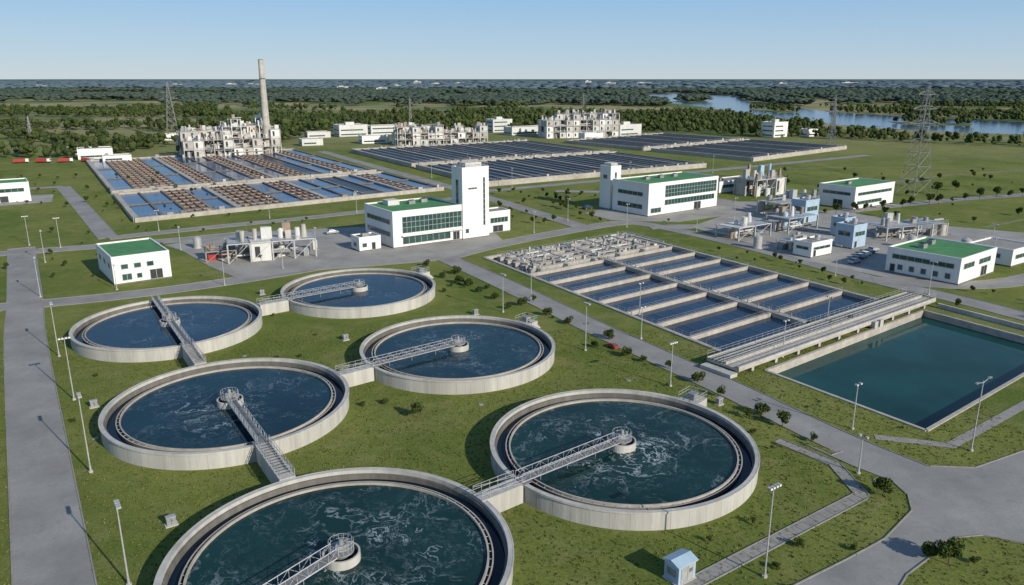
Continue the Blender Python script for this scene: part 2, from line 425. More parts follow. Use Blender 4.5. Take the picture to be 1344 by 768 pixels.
# ------------------------------------------------------------------ aeration basins
def AQ(p,q):
    a=lerp(ARR[0],ARR[1],q); return (a[0]+45.8*p,a[1]+35.1*p)
mb=MB()
mb.sheet([AQ(0,0),AQ(0,1),AQ(1,1),AQ(1,0)],-.7,'warr')
for a,b in (((0,0),(0,1)),((0,1),(1,1)),((1,1),(1,0)),((1,0),(0,0))):
    mb.bar(AQ(*a),AQ(*b),1.0,-3,.25,'concb')
mb.bar(AQ(.5,.012),AQ(.5,.99),1.7,-3,.30,'concb')
qs=[.25,.355,.465,.575,.685,.79,.895]
for q in qs:
    for p0,p1 in ((.012,.483),(.517,.988)):
        mb.bar(AQ(p0,q),AQ(p1,q),.7,-3,.20,'concb')
        mb.rail(AQ(p0,q+.003),AQ(p1,q+.003),.20,.95,3,.025)
for q0,q1 in zip([0]+qs,qs+[1]):
    if q0<.2: continue
    for p0 in (.03,.52):
        for i in range(1,5):
            p=p0+.45*i/5
            mb.beam((*AQ(p,q0+.02),-.45),(*AQ(p,q1-.02),-.45),.035,'grey')
for off in (.487,.513): mb.rail(AQ(off,.02),AQ(off,.98),.30,1.05,2.2,.03)
mb.rail(AQ(0,.2),AQ(0,1),.25,1.05,2.2,.03); mb.rail(AQ(1,0),AQ(1,1),.25,1.05,2.2,.03)
for i in range(22):
    q=.26+.72*i/22
    mb.cyl((*AQ(.5,q),.3),(*AQ(.5,q),1.1),.16,.16,8,'grey')
for r,q in enumerate((.03,.075,.12,.165,.21)):
    mb.bar(AQ(.06,q),AQ(.96,q),1.5,-3,.35,'concb')
    for i in range(22):
        p=.08+.86*rnd.random(); c=AQ(p,q); t=rnd.random()
        k=rnd.choice(['beige','galv','grey','white2','galv','grey'])
        h=rnd.uniform(.4,1.5)
        if t<.5:
            w=rnd.uniform(.3,.9); mb.bar((c[0]-w*.5,c[1]-w*.38),(c[0]+w*.5,c[1]+w*.38),rnd.uniform(.4,1.1),.35,.35+h,k)
        elif t<.8: mb.cyl((*c,.35),(*c,.35+h*1.2),.25,.2,10,k)
        else:
            d=AQ(min(.97,p+.08),q); mb.cyl((*c,1.1),(*d,1.1),.2,.2,8,k)
    mb.rail(AQ(.06,q-.009),AQ(.96,q-.009),.35,1.1,1.8,.035)
for p in (.1,.27,.45,.62,.8,.95):
    mb.bar(AQ(p,.02),AQ(p,.24),.9,-3,.42,'concb')
    mb.cyl((*AQ(p+.02,.03),1.3),(*AQ(p+.02,.22),1.3),.2,.2,8,'galv')
mb.obj('aeration_basin')

mb=MB(); L=72
mb.box(0,L,-3.6,3.4,.9,1.35,'concb')
mb.box(0,L,-3.6,-3.2,1.35,1.8,'conc'); mb.box(0,L,3.1,3.4,1.35,1.7,'conc')
mb.box(.3,L-.3,-.6,-.3,1.35,1.75,'conc')
mb.box(.1,L-.1,-.29,3.09,1.351,1.38,'grate')
for y in (.2,1.0,1.9,2.7): mb.cyl((0,y,1.58),(L,y,1.58),.12,.12,8,'grey')
for i in range(61):
    x=.4+i*1.19; mb.box(x,x+.12,-.2,3.0,1.381,1.46,'grey')
for y,z in ((-3.4,1.8),(-.45,1.75),(3.25,1.7)): mb.rail((0,y),(L,y),z,1.1,1.8,.035)
for i in range(10):
    x=4+i*7; mb.box(x,x+.7,-3.4,3.2,-3,.9,'conc')
for x in (L*.61,L*.64): mb.box(x,x+1.3,-4.4,-3.62,-3,1.6,'conc')
mb.box(-2,-.05,-3.4,3.2,0,.7,'conc')
mb.obj('effluent_channel_bridge',(37.2,126.5,0),37.1)

mb=MB()
mb.sheet(POND,-1.25,'wpond')
for i in range(4):
    a,b=POND[i],POND[(i+1)%4]; mb.bar(a,b,.6,-3.5,.18,'concb')
a,b=POND[3],POND[2]
mb.rail(a,b,.18,1.05,2.2,.035)
mb.bar((96.5,165.5),(111.5,139.5),.6,-.2,1.0,'conc')
mb.obj('settling_pond')

# ------------------------------------------------------------------ far basin fields
def field(name,near_l,near_r,depth,cells,banks,pattern,h=1.3,wallw=1.2,wk='concb',clutter=.6,minor='concd'):
    mb=MB(); A=near_l;B=near_r
    def Q(p,q): a=lerp(A,B,p); return (a[0]+depth[0]*q,a[1]+depth[1]*q)
    for (q0,q1) in banks:
        L=math.dist(Q(0,q0),Q(0,q1))
        for i in range(cells):
            p0,p1=i/cells,(i+1)/cells; k=pattern(i,q0)
            mb.face([(*Q(p0,q0),h-.45),(*Q(p1,q0),h-.45),(*Q(p1,q1),h-.45),(*Q(p0,q1),h-.45)],k)
            if k=='brown':
                for t in (.33,.66):
                    p=p0+(p1-p0)*t; mb.bar(Q(p,q0+.01),Q(p,q1-.01),.35,h-.44,h+.1,rnd.choice(['rust','brown','beige']))
                ns=int(L/9)
                for j in range(1,ns):
                    q=q0+(q1-q0)*j/ns; mb.bar(Q(p0,q),Q(p1,q),.3,h-.44,h-.05,'rust')
            elif k=='wfar':
                nj=2 if L<90 else 3
                for j in range(1,nj):
                    q=q0+(q1-q0)*j/nj; mb.bar(Q(p0,q),Q(p1,q),.5,h-.5,h+.05,'concd')
        for i in range(cells+1):
            big=(i%4==0)
            mb.bar(Q(i/cells,q0),Q(i/cells,q1),wallw*(1.6 if big else .8),0,h+(.25 if big else 0),wk if big else rnd.choice([minor,minor,'rust' if minor=='concd' and h<2 else minor]))
        for q in (q0,q1):
            mb.bar(Q(-.005,q),Q(1.005,q),1.8,0,h+.35,wk)
            for i in range(cells*2):
                if rnd.random()<clutter:
                    c=Q((i+.5)/cells/2,q); s=rnd.uniform(.4,1.0)
                    mb.bar((c[0]-s,c[1]-s*.7),(c[0]+s,c[1]+s*.7),.9,h+.35,h+.35+rnd.uniform(.4,1.3),rnd.choice(['grey','beige','rust','concd']))
            mb.rail(Q(0,q+.004),Q(1,q+.004),h+.35,1.1,5,.05,'grey')
    mb.obj(name)
field('sedimentation_basin_field',(-135.4,271.5),(-32.5,353),(-127,204),14,[(0,.30),(.34,.98)],
      lambda i,q: (['wfar','wfar','brown','wfar','brown','brown','wfar','brown'][(i+(3 if q>0 else 0))%8] if i<10 else ['wdark','wfar','brown','wfar','wdark'][i%5]),wallw=1.2,clutter=.3)
field('filter_basin_field',(-11.7,366),(112,447),(-101,176),22,[(0,.42),(.46,.99)],lambda i,q:'wdark',h=2.2,wallw=1.0,clutter=.3,minor='walk')
field('filter_basin_field',(150,480),(244,566),(-108,140),16,[(0,.47),(.52,.99)],lambda i,q:'wdark',h=2.2,wallw=1.0,clutter=.25,minor='walk')

# ------------------------------------------------------------------ buildings
def windows(mb,side,u0,u1,z0,z1,n,w=0,d=0,rows=1,k='glass'):
    def bx(a0,a1,b0,b1,zz0,zz1,kk):
        if side=='F': mb.box(a0,a1,-b1,-b0,zz0,zz1,kk)
        elif side=='L': mb.box(-b1,-b0,a0,a1,zz0,zz1,kk)
        elif side=='R': mb.box(w+b0,w+b1,a0,a1,zz0,zz1,kk)
    bx(u0,u1,-.02,.03,z0,z1,k)
    for i in range(n+1):
        u=u0+(u1-u0)*i/n; bx(u-.05,u+.05,.031,.10,z0,z1,'frame')
    for r in range(rows+1):
        z=z0+(z1-z0)*r/rows; bx(u0-.05,u1+.05,.032,.12,z-.05,z+.05,'frame')
def shell(mb,w,d,h,roof='green',k='white'):
    mb.box(0,w,0,d,0,h,k,roof)
    t=.3;e=.04
    for x0,x1,y0,y1 in ((-e,w+e,-e,t),(-e,w+e,d-t,d+e),(-e,t,t,d-t),(w-t,w+e,t,d-t)):
        mb.box(x0,x1,y0,y1,h-.12,h+.4,k)
    mb.box(-.06,w+.06,-.06,d+.06,0,.35,'concd')
def hvac(mb,x,y,z):
    mb.box(x,x+2.2,y,y+1.5,z,z+1.1,'grey'); mb.cyl((x+.7,y+.75,z+1.1),(x+.7,y+.75,z+1.3),.45,.45,12,'dark')
    mb.cyl((x+1.6,y+.75,z+1.1),(x+1.6,y+.75,z+1.3),.4,.4,12,'dark')
mb=MB(); shell(mb,24.5,20,11)
windows(mb,'F',3.2,24.2,4.4,9.4,14,rows=3); windows(mb,'F',3.2,20,1.0,3.2,8); windows(mb,'F',21,23.4,.35,3.0,2,k='dark')
windows(mb,'L',2,18,7.2,8.6,6); windows(mb,'L',2,18,3.4,4.8,6)
mb.box(2.8,24.45,-1.0,-.13,3.5,3.8,'white')
hvac(mb,12,12,11); hvac(mb,17,13,11); mb.box(5,9,13,17,11,12.6,'white2')
mb.obj('control_building',(-36,227,0),SITE)
mb=MB(); shell(mb,10,6.5,22.6,'walk')
windows(mb,'F',7.8,8.5,4,19.5,1,rows=9); windows(mb,'F',2.2,5.4,16.0,16.5,3,k='dark'); windows(mb,'F',1,2.2,2,3.4,1)
windows(mb,'L',2.4,3.8,3,19,1,rows=8)
mb.box(2,8,1.2,5,22.6,24.2,'white2'); mb.rail((.2,.2),(9.8,.2),23,1,1.2,.05); mb.rail((.2,.2),(.2,6.2),23,1,1.2,.05)
mb.cyl((4,3,24.2),(4,3,27.5),.06,.03,6,'grey'); mb.cyl((6.5,3,24.2),(6.5,3,26),.05,.03,6,'grey')
mb.obj('water_tower_building',(-15.7,240.6,0),SITE)
mb=MB(); shell(mb,7,6,4,'walk'); windows(mb,'F',1,2.4,1.3,2.5,1); windows(mb,'F',4,5.2,.3,2.5,1,k='dark'); windows(mb,'L',2,4,1.3,2.5,2); hvac(mb,2,2,4)
mb.obj('gatehouse',(-45.5,222.5,0),SITE)
mb=MB(); shell(mb,9,7,7,'walk'); windows(mb,'F',1,8,3.5,5.2,5); windows(mb,'F',2,6,.4,2.6,2,k='dark'); mb.obj('pump_house',(-8,250,0),SITE)
mb=MB(); shell(mb,40,19,12)
windows(mb,'F',9,39,6.6,11,18,rows=3); windows(mb,'F',9,38,3.6,5.6,16); windows(mb,'F',1.5,7,1.2,3,3); windows(mb,'F',26,30,.4,3.3,2,k='dark')
windows(mb,'L',3,16,7.4,8.8,5); windows(mb,'L',3,16,2.5,4.2,5)
for x in (10,18,26): hvac(mb,x,11,12)
mb.obj('process_hall',(50.8,282.4,0),SITE+2)
mb=MB(); shell(mb,5.5,6,16.6,'walk'); windows(mb,'F',2.2,3.2,3,14.5,1,rows=6); windows(mb,'L',2,4,12,13.5,2)
mb.box(1,4.5,1,5,16.6,18,'white2'); mb.rail((.2,.2),(5.3,.2),17,1,1,.05)
mb.obj('stair_tower_building',(38.6,299,0),SITE+2)
mb=MB(); shell(mb,29,16,8.6)
windows(mb,'F',2,27,5.4,6.6,9); windows(mb,'F',2,20,1.8,3.2,7); windows(mb,'L',2,14,5.4,6.6,4); windows(mb,'L',5,9,.4,3.4,2,k='dark'); hvac(mb,8,8,8.6)
mb.obj('workshop_building',(134.6,298,0),SITE+1)
mb=MB(); shell(mb,21.5,18.5,6.5)
windows(mb,'F',2,8,3.8,5.2,3); windows(mb,'F',11,18,3.8,5.2,3); windows(mb,'F',13,16.5,.4,3,2,k='dark')
windows(mb,'L',1.5,17,4.0,5.2,8)
for y in (2,5,8,11,14): windows(mb,'L',y,y+1.3,1.2,2.6,1)
windows(mb,'L',16,17.3,.4,2.5,1,k='dark'); hvac(mb,6,12,6.5); hvac(mb,13,13,6.5)
mb.obj('blower_building',(111.7,184.4,0),SITE+3)
mb=MB(); shell(mb,13.6,20.5,6.9)
windows(mb,'F',2,3.6,3.9,5.1,1); windows(mb,'F',5,6.6,3.9,5.1,1); windows(mb,'F',8,9.6,3.9,5.1,1); windows(mb,'F',2,4.2,1.0,2.6,2); windows(mb,'F',8.5,11.5,.4,2.9,2,k='dark'); windows(mb,'F',5.4,6.6,1.2,2.4,1)
windows(mb,'L',3,5,3.9,5.1,1); windows(mb,'L',9,11,3.9,5.1,1); windows(mb,'L',15,17,3.9,5.1,1)
mb.obj('service_building',(-99.5,184.2,0),SITE+2)
mb=MB(); shell(mb,14,12,4.5,'walk'); windows(mb,'F',2,10,2,3.2,4); windows(mb,'L',3,9,2,3.2,3); mb.obj('storage_building',(137,203.5,0),SITE)
mb=MB(); shell(mb,13,16,8); windows(mb,'F',2,11,4.5,6,4); windows(mb,'F',2,5,.4,3,1,k='dark'); windows(mb,'L',3,12,4.5,6,3); mb.obj('workshop_building',(-213,312,0),SITE)
mb=MB(); shell(mb,26,10,5,'walk'); windows(mb,'F',2,22,2.4,3.8,9); hvac(mb,5,4,5); mb.obj('storage_building',(93,342,0),SITE)
for c,w,d,h,nm in (((-275,488),20,15,6.5,'warehouse'),((-292,640),38,14,5,'warehouse'),((-152,684),26,18,10,'office_building'),((-128,706),30,16,8,'warehouse'),((-176,668),20,12,5,'warehouse'),
        ((-18,740),22,14,12,'office_building'),((0,702),46,14,7,'warehouse'),((96,690),26,14,10,'office_building'),((228,676),18,14,13,'office_building'),((262,686),14,10,6.5,'warehouse'),((-250,470),16,10,4,'storage_building'),((60,640),18,10,6,'storage_building'),((-118,610),22,12,6,'storage_building'),((-160,590),16,12,5,'storage_building'),((-300,520),20,10,4.5,'storage_building')):
    mb=MB(); shell(mb,w,d,h,'walk',rnd.choice(['white','white2']))
    for z in np.arange(1.5,h-2,3.8): windows(mb,'F',1.5,w*rnd.uniform(.6,.95),z,z+1.1,max(2,int(w/3))); windows(mb,'L',2,d-2,z,z+1.1,3)
    if h>8: mb.box(w*.3,w*.6,d*.3,d*.6,h,h+2.5,'white2')
    hvac(mb,w*.1,d*.5,h); mb.obj(nm,(*c,0),SITE-rnd.uniform(0,12))
for u,Y,w,h in ((570,5200,90,12),(548,5600,50,22),(600,5400,60,14),(790,5200,70,16),(830,5600,100,14),(310,4500,50,14),(335,4700,70,12),(65,3600,60,12),(450,3300,40,11),(500,3000,40,9),(520,3900,60,11),(1090,5600,120,15),(1010,5200,60,14),(240,4300,50,12),(765,6500,50,22)):
    mb=MB(); shell(mb,w,30,h+6,'walk','white2'); windows(mb,'F',5,w-5,h*.3+6,h*.5+6,8); windows(mb,'F',5,w-5,h*.62+6,h*.82+6,8); mb.box(w*.2,w*.5,5,25,h+6,h*1.3+6,'white2')
    mb.obj('distant_building',((u-672)*.001*Y,Y,0),rnd.uniform(-10,20))

mb=MB()
for i in range(10):
    z0,z1=i*6.2,(i+1)*6.2; r0=2.7-1.0*i/10; r1=2.7-1.0*(i+1)/10
    mb.cyl((0,0,z0),(0,0,z1),r0,r1,28,'beige')
    mb.cyl((0,0,z1-.25),(0,0,z1),r1+.06,r1+.06,28,'concb' if i<9 else 'concd')
mb.ring(2.0,2.9,50,50.15,24,'grey'); mb.cyl((1.9,-1.9,0),(1.3,-1.3,61),.08,.08,4,'grey')
mb.cyl((0,0,62),(0,0,62.1),1.3,1.3,20,'dark')
mb.obj('factory_chimney',(-166,526,0))

def plant(name,loc,w,d,h,rot,seed,cols=('beige','galv','white2'),solid=.3):
    r=random.Random(seed); mb=MB(); nx=max(2,int(w/6)); ny=max(1,int(d/6)); lv=max(1,int(h/4.5)); lz=h/lv
    hx=[[max(1,int(round(lv*r.uniform(.6,1.0)))) for _ in range(ny)] for _ in range(nx)]
    H=lambda i,j: hx[min(max(i,0),nx-1)][min(max(j,0),ny-1)]
    X=lambda i:w*i/nx
    Y=lambda j:d*j/ny
    for i in range(nx+1):
        for j in range(ny+1):
            t=max(H(i,j),H(i-1,j),H(i,j-1),H(i-1,j-1))
            mb.box(X(i)-.2,X(i)+.2,Y(j)-.2,Y(j)+.2,0,t*lz+.05,cols[0])
    for i in range(nx):
        for j in range(ny):
            t=hx[i][j]
            for l in range(1,t+1):
                z=l*lz
                mb.box(X(i)+.21,X(i+1)-.21,Y(j)+.21,Y(j+1)-.21,z-.22,z,cols[0] if r.random()<.7 else cols[1])
                mb.rail((X(i),Y(j)),(X(i+1),Y(j)),z,1.1,2,.05)
                mb.beam((X(i),Y(j),z-lz),(X(i+1),Y(j),z),.1,cols[1])
                mb.beam((X(i),Y(j),z-.1),(X(i+1),Y(j),z-.1),.16,cols[1])
                if r.random()<solid:
                    mb.box(X(i)+.3,X(i+1)-.3,Y(j)+.3,Y(j+1)-.3,z-lz+.01,z-.23,r.choice(('white','white2','beige')))
                    mb.box(X(i)+1.2,X(i)+2.6,Y(j)+.25,Y(j)+.299,z-lz+1.2,z-1.2,'dark')
            for l in range(t+1):
                z=l*lz
                for _ in range(2):
                    cx=r.uniform(X(i)+1,X(i+1)-1); cy=r.uniform(Y(j)+1,Y(j+1)-1); q=r.random(); hh=r.uniform(.3,.75)*lz; k=r.choice(cols+('grey','rust'))
                    if q<.4: mb.cyl((cx,cy,z),(cx,cy,z+hh),r.uniform(.4,1.1),r.uniform(.4,1.0),12,k)
                    elif q<.8: s=r.uniform(.5,1.5); mb.box(cx-s,cx+s,cy-s*.6,cy+s*.6,z,z+hh,k)
                    else: mb.cyl((cx,cy,z+1),(min(w,cx+r.uniform(3,8)),cy,z+1),.3,.3,8,k)
            if r.random()<.3:
                cx=(X(i)+X(i+1))/2;cy=(Y(j)+Y(j+1))/2; rr=r.uniform(.6,1.1); hh=t*lz+r.uniform(.5,2.5)
                mb.cyl((cx,cy,0),(cx,cy,hh),rr,rr,14,cols[1]); mb.cyl((cx,cy,hh),(cx,cy,hh+.5),rr,rr*.4,14,cols[1])
    for _ in range(nx*2):
        y=r.uniform(-.6,d); z=r.uniform(1,h*.6); x=r.uniform(0,w*.5); mb.cyl((x,y,z),(x+w*.4,y,z),.25,.25,8,r.choice(cols+('grey',)))
    mb.obj(name,(*loc,0),rot)
plant('treatment_plant_structure',(-209,492),62,24,17,33,1,solid=.65)
plant('treatment_plant_structure',(-190,510),30,16,24,33,11,('white','white2','galv'),solid=.65)
plant('treatment_plant_structure',(-87,590),72,22,14,20,2,('white2','beige','galv'),solid=.65)
plant('treatment_plant_structure',(30,668),68,22,20,18,3,('white2','galv','beige'),solid=.6)
plant('pipework_skid',(-79,207),24,10,5.5,SITE-12,4,('galv','white2','beige'),.12)
plant('pipework_skid',(-86,209),8,7,3,SITE-12,14,('rust','galv','red'),.1)
plant('pipework_skid',(72,238),16,9,4.2,SITE,5,('galv','white2','blue'),.15)
plant('pipework_skid',(92,250),16,9,5,SITE,6,('galv','blue','white2'),.1)
plant('pipework_skid',(119,238),26,10,4.2,SITE-14,7,('galv','grey','white2'),.15)
plant('pipework_skid',(106,330),20,12,7.5,SITE,8,('galv','white2','blue'),.2)
plant('pipework_skid',(100,282),24,10,5,SITE,9,('galv','beige','blue'),.15)
plant('pipework_skid',(84,222),10,6,3,SITE,10,('galv','white2','blue'),.1)
for c,w,d,h in (((86,214),10,6,4.2),((103,226),7,6,7),((108,244),6,5,6),((104,268),8,6,8)):
    mb=MB(); shell(mb,w,d,h,'walk','blue' if h>4.5 else 'white'); windows(mb,'F',1,w-1,h*.55,h*.75,3); windows(mb,'F',1,2.2,.35,2.4,1,k='dark'); windows(mb,'L',1,d-1,h*.55,h*.75,2)
    mb.rail((.2,.2),(w-.2,.2),h+.45,1,1.2,.05); mb.cyl((w*.7,d*.5,h),(w*.7,d*.5,h+1.6),.8,.8,14,'galv')
    mb.obj('equipment_house',(*c,0),SITE)
for x,y,s in ((75,228,1),(79,252,1.1),(88,262,.9),(112,256,1.2),(122,228,1),(135,222,1.1),(96,292,1.2),(112,292,1),(142,248,1),(-96,228,.9),(-60,226,.8),(-30,266,1)):
    mb=MB(); mb.cyl((0,0,0),(0,0,.3),1.5,1.5,20,'conc'); mb.cyl((0,0,.3),(0,0,3.6),1.3,1.3,24,rnd.choice(['white2','galv','beige'])); mb.cyl((0,0,3.6),(0,0,4.1),1.3,.3,24,'galv')
    mb.cyl((1.32,0,.3),(1.32,0,4),.06,.06,5,'grey'); mb.cyl((0,-1.3,.8),(0,-3,.8),.15,.15,8,'grey'); mb.cyl((0,-3,.8),(0,-3,0),.15,.15,8,'grey')
    o=mb.obj('storage_tank',(x,y,0),rnd.uniform(0,90)); o.scale=(s,s,s)

def pylon(h,base,name,loc,rot=0,w=.22,lean=1):
    mb=MB(); n=9; zs=[h*(1-(1-i/n)**1.25) for i in range(n+1)]
    def wd(z): return base*.5*max(.1,(1-z/h)**1.15*.92+.09)
    for i in range(n):
        z0,z1=zs[i],zs[i+1];a,b=wd(z0),wd(z1)
        c0=[(a,a,z0),(-a,a,z0),(-a,-a,z0),(a,-a,z0)];c1=[(b,b,z1),(-b,b,z1),(-b,-b,z1),(b,-b,z1)]
        for j in range(4):
            k=(j+1)%4
            mb.beam(c0[j],c1[j],w,'grey'); mb.beam(c0[j],c1[k],w*.6,'grey'); mb.beam(c0[k],c1[j],w*.6,'grey'); mb.beam(c1[j],c1[k],w*.6,'grey')
    for z,l in ((h*.66,base*.8),(h*.79,base*.68),(h*.92,base*.5)):
        a=wd(z)
        for s in (-1,1):
            for y in (-a,a): mb.beam((s*a,y,z),(s*l,0,z+.3),w*.7,'grey'); mb.beam((s*a,y,z+h*.04),(s*l,0,z+.3),w*.6,'grey')
            mb.cyl((s*l,0,z+.3),(s*l,0,z-1.8),.16,.16,6,'dark')
    mb.obj(name,(*loc,0),rot)
pylon(46.8,10,'electricity_pylon',(180,341),20,.2)
pylon(46.4,10,'electricity_pylon',(-331,758),20,.3)
pylon(37.6,5,'electricity_pylon',(249.5,606),10,.22)
pylon(34,3.5,'radio_mast',(80,880),0,.25); pylon(30,3.5,'radio_mast',(-108,830),0,.25)
pylon(30,3,'radio_mast',(285,690),0,.2); pylon(20,3,'radio_mast',(-397,640),0,.2)

# ------------------------------------------------------------------ street lamps
def lamp(h,double):
    mb=MB(); mb.cyl((0,0,0),(0,0,.25),.28,.28,10,'conc'); mb.cyl((0,0,.25),(0,0,.9),.14,.13,10,'galv'); mb.cyl((0,0,.9),(0,0,h),.1,.06,8,'galv')
    if double=='wide':
        for s in (-1,1):
            mb.cyl((0,0,h-.3),(s*1.6,0,h+.05),.05,.04,6,'galv'); mb.box(min(s*1.4,s*2.2),max(s*1.4,s*2.2),-.16,.16,h-.02,h+.12,'grey')
    else:
        mb.cyl((-.7,0,h),(.7,0,h),.045,.045,6,'galv')
        for x in (-.7,-.25,.25,.7) if double else (-.5,.5):
            mb.prism([(x-.17,-.28),(x+.17,-.28),(x+.17,.14),(x-.17,.14)],h+.03,h+.26,'galv'); mb.box(x-.14,x+.14,-.3,-.281,h+.05,h+.24,'white')
    return mb
for (x,y,h,dd) in ((26.3,68.4,10.4,1),(50.4,103.2,7,0),(64,96.3,10.5,'wide'),(45.5,90,5.2,0),(26.7,119.5,7.6,1),(14,137,9.2,1),(25.7,143.7,6.5,0),(-2,161.7,8.5,1),(4.5,173,7,0),
        (-55.5,90.3,10.8,1),(-70.7,113.8,10.4,1),(-84.5,133.7,10.2,1),(-112,174,9.5,1),(-39.2,67,9.2,1),(-72,184.4,6.5,0),(-97,180.3,6,0),(50.4,133.5,7,0),(65.5,150.9,6.5,0),(84.9,194,8,1),
        (20.3,274,8,1),(-62.5,202,7,0),(-100,225,7,0),(143.7,223.6,8,1),(-20,262,7,0),(7.4,252,7,0),(81.4,276,8,0),(-131.5,209,9,1),(-138.6,229,9,1),(-58.8,223.6,7,0),(28,160,7,0),(100,176,8,1),(62,252,8,1),(-120,255,7,0),(-90,280,8,0),(40,262,8,0),(150,310,8,0),(110,420,9,0),(60,390,9,0),(0,362,9,0),(-42,400,9,0),(-60,292,8,0),(104,304,8,0),(132,204,8,0),(-150,232,9,1)):
    lamp(h,dd).obj('street_lamp',(x,y,0),rnd.choice([35,125]))

# ------------------------------------------------------------------ small items
mb=MB(); mb.box(-1.4,1.4,-1.1,1.1,0,.15,'conc'); mb.box(-1.25,1.25,-1,1,.15,2.15,'blue')
mb.prism([(-1.4,-1.15),(1.4,-1.15),(1.4,1.15),(-1.4,1.15)],2.15,2.25,'white2')
for s in (-1,1): mb.face([(-1.45,s*1.2,2.25),(1.45,s*1.2,2.25),(1.45,0,2.65),(-1.45,0,2.65)][::s],'blue')
mb.face([(-1.4,-1.15,2.25),(-1.4,1.15,2.25),(-1.4,0,2.62)],'blue'); mb.face([(1.4,1.15,2.25),(1.4,-1.15,2.25),(1.4,0,2.62)],'blue')
mb.box(-.9,-.05,-1.05,-1.0,.2,2.0,'galv'); mb.box(.05,.9,-1.05,-1.0,.2,2.0,'galv')
for z in (1.2,1.35,1.5): mb.box(.2,.75,-1.07,-1.051,z,z+.07,'dark')
mb.box(-1.29,-1.25,-.6,.6,.8,1.6,'grey')
mb.obj('utility_kiosk',(17.4,68.3,0),SITE)
def cabinet(x,y,rot=SITE):
    mb=MB(); mb.box(-.7,.7,-.5,.5,0,.12,'conc'); mb.box(-.5,.5,-.3,.3,.12,1.1,'grey'); mb.box(-.55,.55,-.35,.35,1.1,1.17,'galv')
    mb.box(-.02,.02,-.32,-.3,.2,1.05,'dark'); mb.cyl((.1,-.34,.6),(.1,-.34,.8),.02,.02,6,'dark'); mb.obj('electrical_cabinet',(x,y,0),rot)
for x,y in ((-39.6,78),(-66,111),(33,112),(-8,160),(-60,176),(-33,143)): cabinet(x,y)
def cover(x,y):
    mb=MB(); mb.cyl((0,0,0),(0,0,.1),.45,.43,20,'kerb'); mb.cyl((0,0,.1),(0,0,.13),.3,.3,16,'grey'); mb.obj('manhole_cover',(x,y,0))
for x,y in ((30,86),(-5,112),(-30,92),(-60,100),(20,122),(47,88),(-50,134),(0,150)): cover(x,y)

def car(paint):
    mb=MB(); prof=[(-2.1,.35),(-2.1,.85),(-1.9,.95),(-1.5,1.0),(-1.0,1.42),(.4,1.45),(1.05,1.0),(1.95,.88),(2.12,.7),(2.12,.35)]
    i=len(mb.v); n=len(prof)
    for y in (-.88,.88):
        for x,z in prof: mb.v.append((x,y*(.82 if z>1.1 else 1),z))
    for j in range(n):
        k=(j+1)%n; mb.f.append((i+j,i+k,i+n+k,i+n+j)); mb.m.append(mb.mi('glass' if j in (3,5) else paint))
    mb.f.append(tuple(range(i,i+n))); mb.m.append(mb.mi(paint)); mb.f.append(tuple(range(i+2*n-1,i+n-1,-1))); mb.m.append(mb.mi(paint))
    for s in (-1,1): mb.face([(-1.35,s*.86,1.02),(.85,s*.86,1.02),(.35,s*.77,1.36),(-.95,s*.77,1.36)],'glass')
    for x in (-1.35,1.35):
        for s in (-1,1): mb.cyl((x,s*.72,.32),(x,s*.92,.32),.32,.32,14,'tyre'); mb.cyl((x,s*.92,.32),(x,s*.93,.32),.18,.18,10,'galv')
    mb.box(2.1,2.14,-.75,-.45,.62,.74,'white'); mb.box(2.1,2.14,.45,.75,.62,.74,'white')
    return mb
for (x,y,r,p) in ((96,208,SITE,'car'),(98,211,SITE,'cardark'),(100.5,214,SITE,'car'),(103,217,SITE,'white'),(105.5,220,SITE,'cardark'),(108,223,SITE,'car'),(-206,318,SITE,'car'),(-210,322,SITE,'white'),(-214,326,SITE,'cardark'),(88,268,SITE,'car'),(30,300,SITE,'cardark'),(150,236,100,'white'),(-60,250,SITE,'car')):
    car(p).obj('parked_car',(x,y,.1),r)
o=car('red').obj('parked_car',(19.4,138.4,.06),122); o.scale=(.62,.62,.62)
def truck():
    mb=MB(); mb.box(-4,4,-1.1,1.1,.7,.95,'dark'); mb.box(-4,2,-1.2,1.2,.95,2.6,'red'); mb.box(2.3,4,-1.15,1.15,.8,2.6,'white'); mb.box(3.98,4.03,-1,1,1.7,2.3,'glass')
    for x in (-3,-1.9,3):
        for s in (-1,1): mb.cyl((x,s*.85,.5),(x,s*1.2,.5),.5,.5,12,'tyre')
    return mb
for i in range(4): truck().obj('red_truck',(-300+i*12.5,470+i*2,.05),rnd.uniform(-20,40))

# ------------------------------------------------------------------ vegetation
def leafcloud(rs,c,r,n,size,sq=.8):
    V=[];F=[]
    for _ in range(n):
        d=rs.normal(size=3); d/=np.linalg.norm(d); rr=r*rs.uniform(.35,1)**.5
        p=np.array(c)+d*rr*np.array([1,1,sq]); a=rs.normal(size=3); a/=np.linalg.norm(a); b=np.cross(a,rs.normal(size=3)); b/=np.linalg.norm(b); s=size*rs.uniform(.6,1.3)
        i=len(V); V+= [p+a*s,p-a*s*.5+b*s*.7,p-a*s*.5-b*s*.7]; F.append((i,i+1,i+2))
    return V,F
def tree(name,x,y,h,r,seed,leaf=.16,n=900):
    rs=np.random.RandomState(seed); mb=MB(); th=h*.35
    mb.cyl((0,0,0),(0,0,th),h*.022+.02,h*.015+.015,7,'bark')
    for c in range(7):
        a=rs.uniform(0,6.28); rr=r*rs.uniform(.2,.62); cz=rs.uniform(h*.38,h*.85); cc=(rr*math.cos(a),rr*math.sin(a),cz)
        mb.cyl((0,0,th*.85),cc,h*.012+.01,.01,5,'bark',False)
        V,F=leafcloud(rs,cc,r*rs.uniform(.38,.6),n//7,leaf,.9)
        for f in F: mb.face([tuple(V[i]) for i in f],'leaf')
    return mb.obj(name,(x,y,0),rs.uniform(0,360))
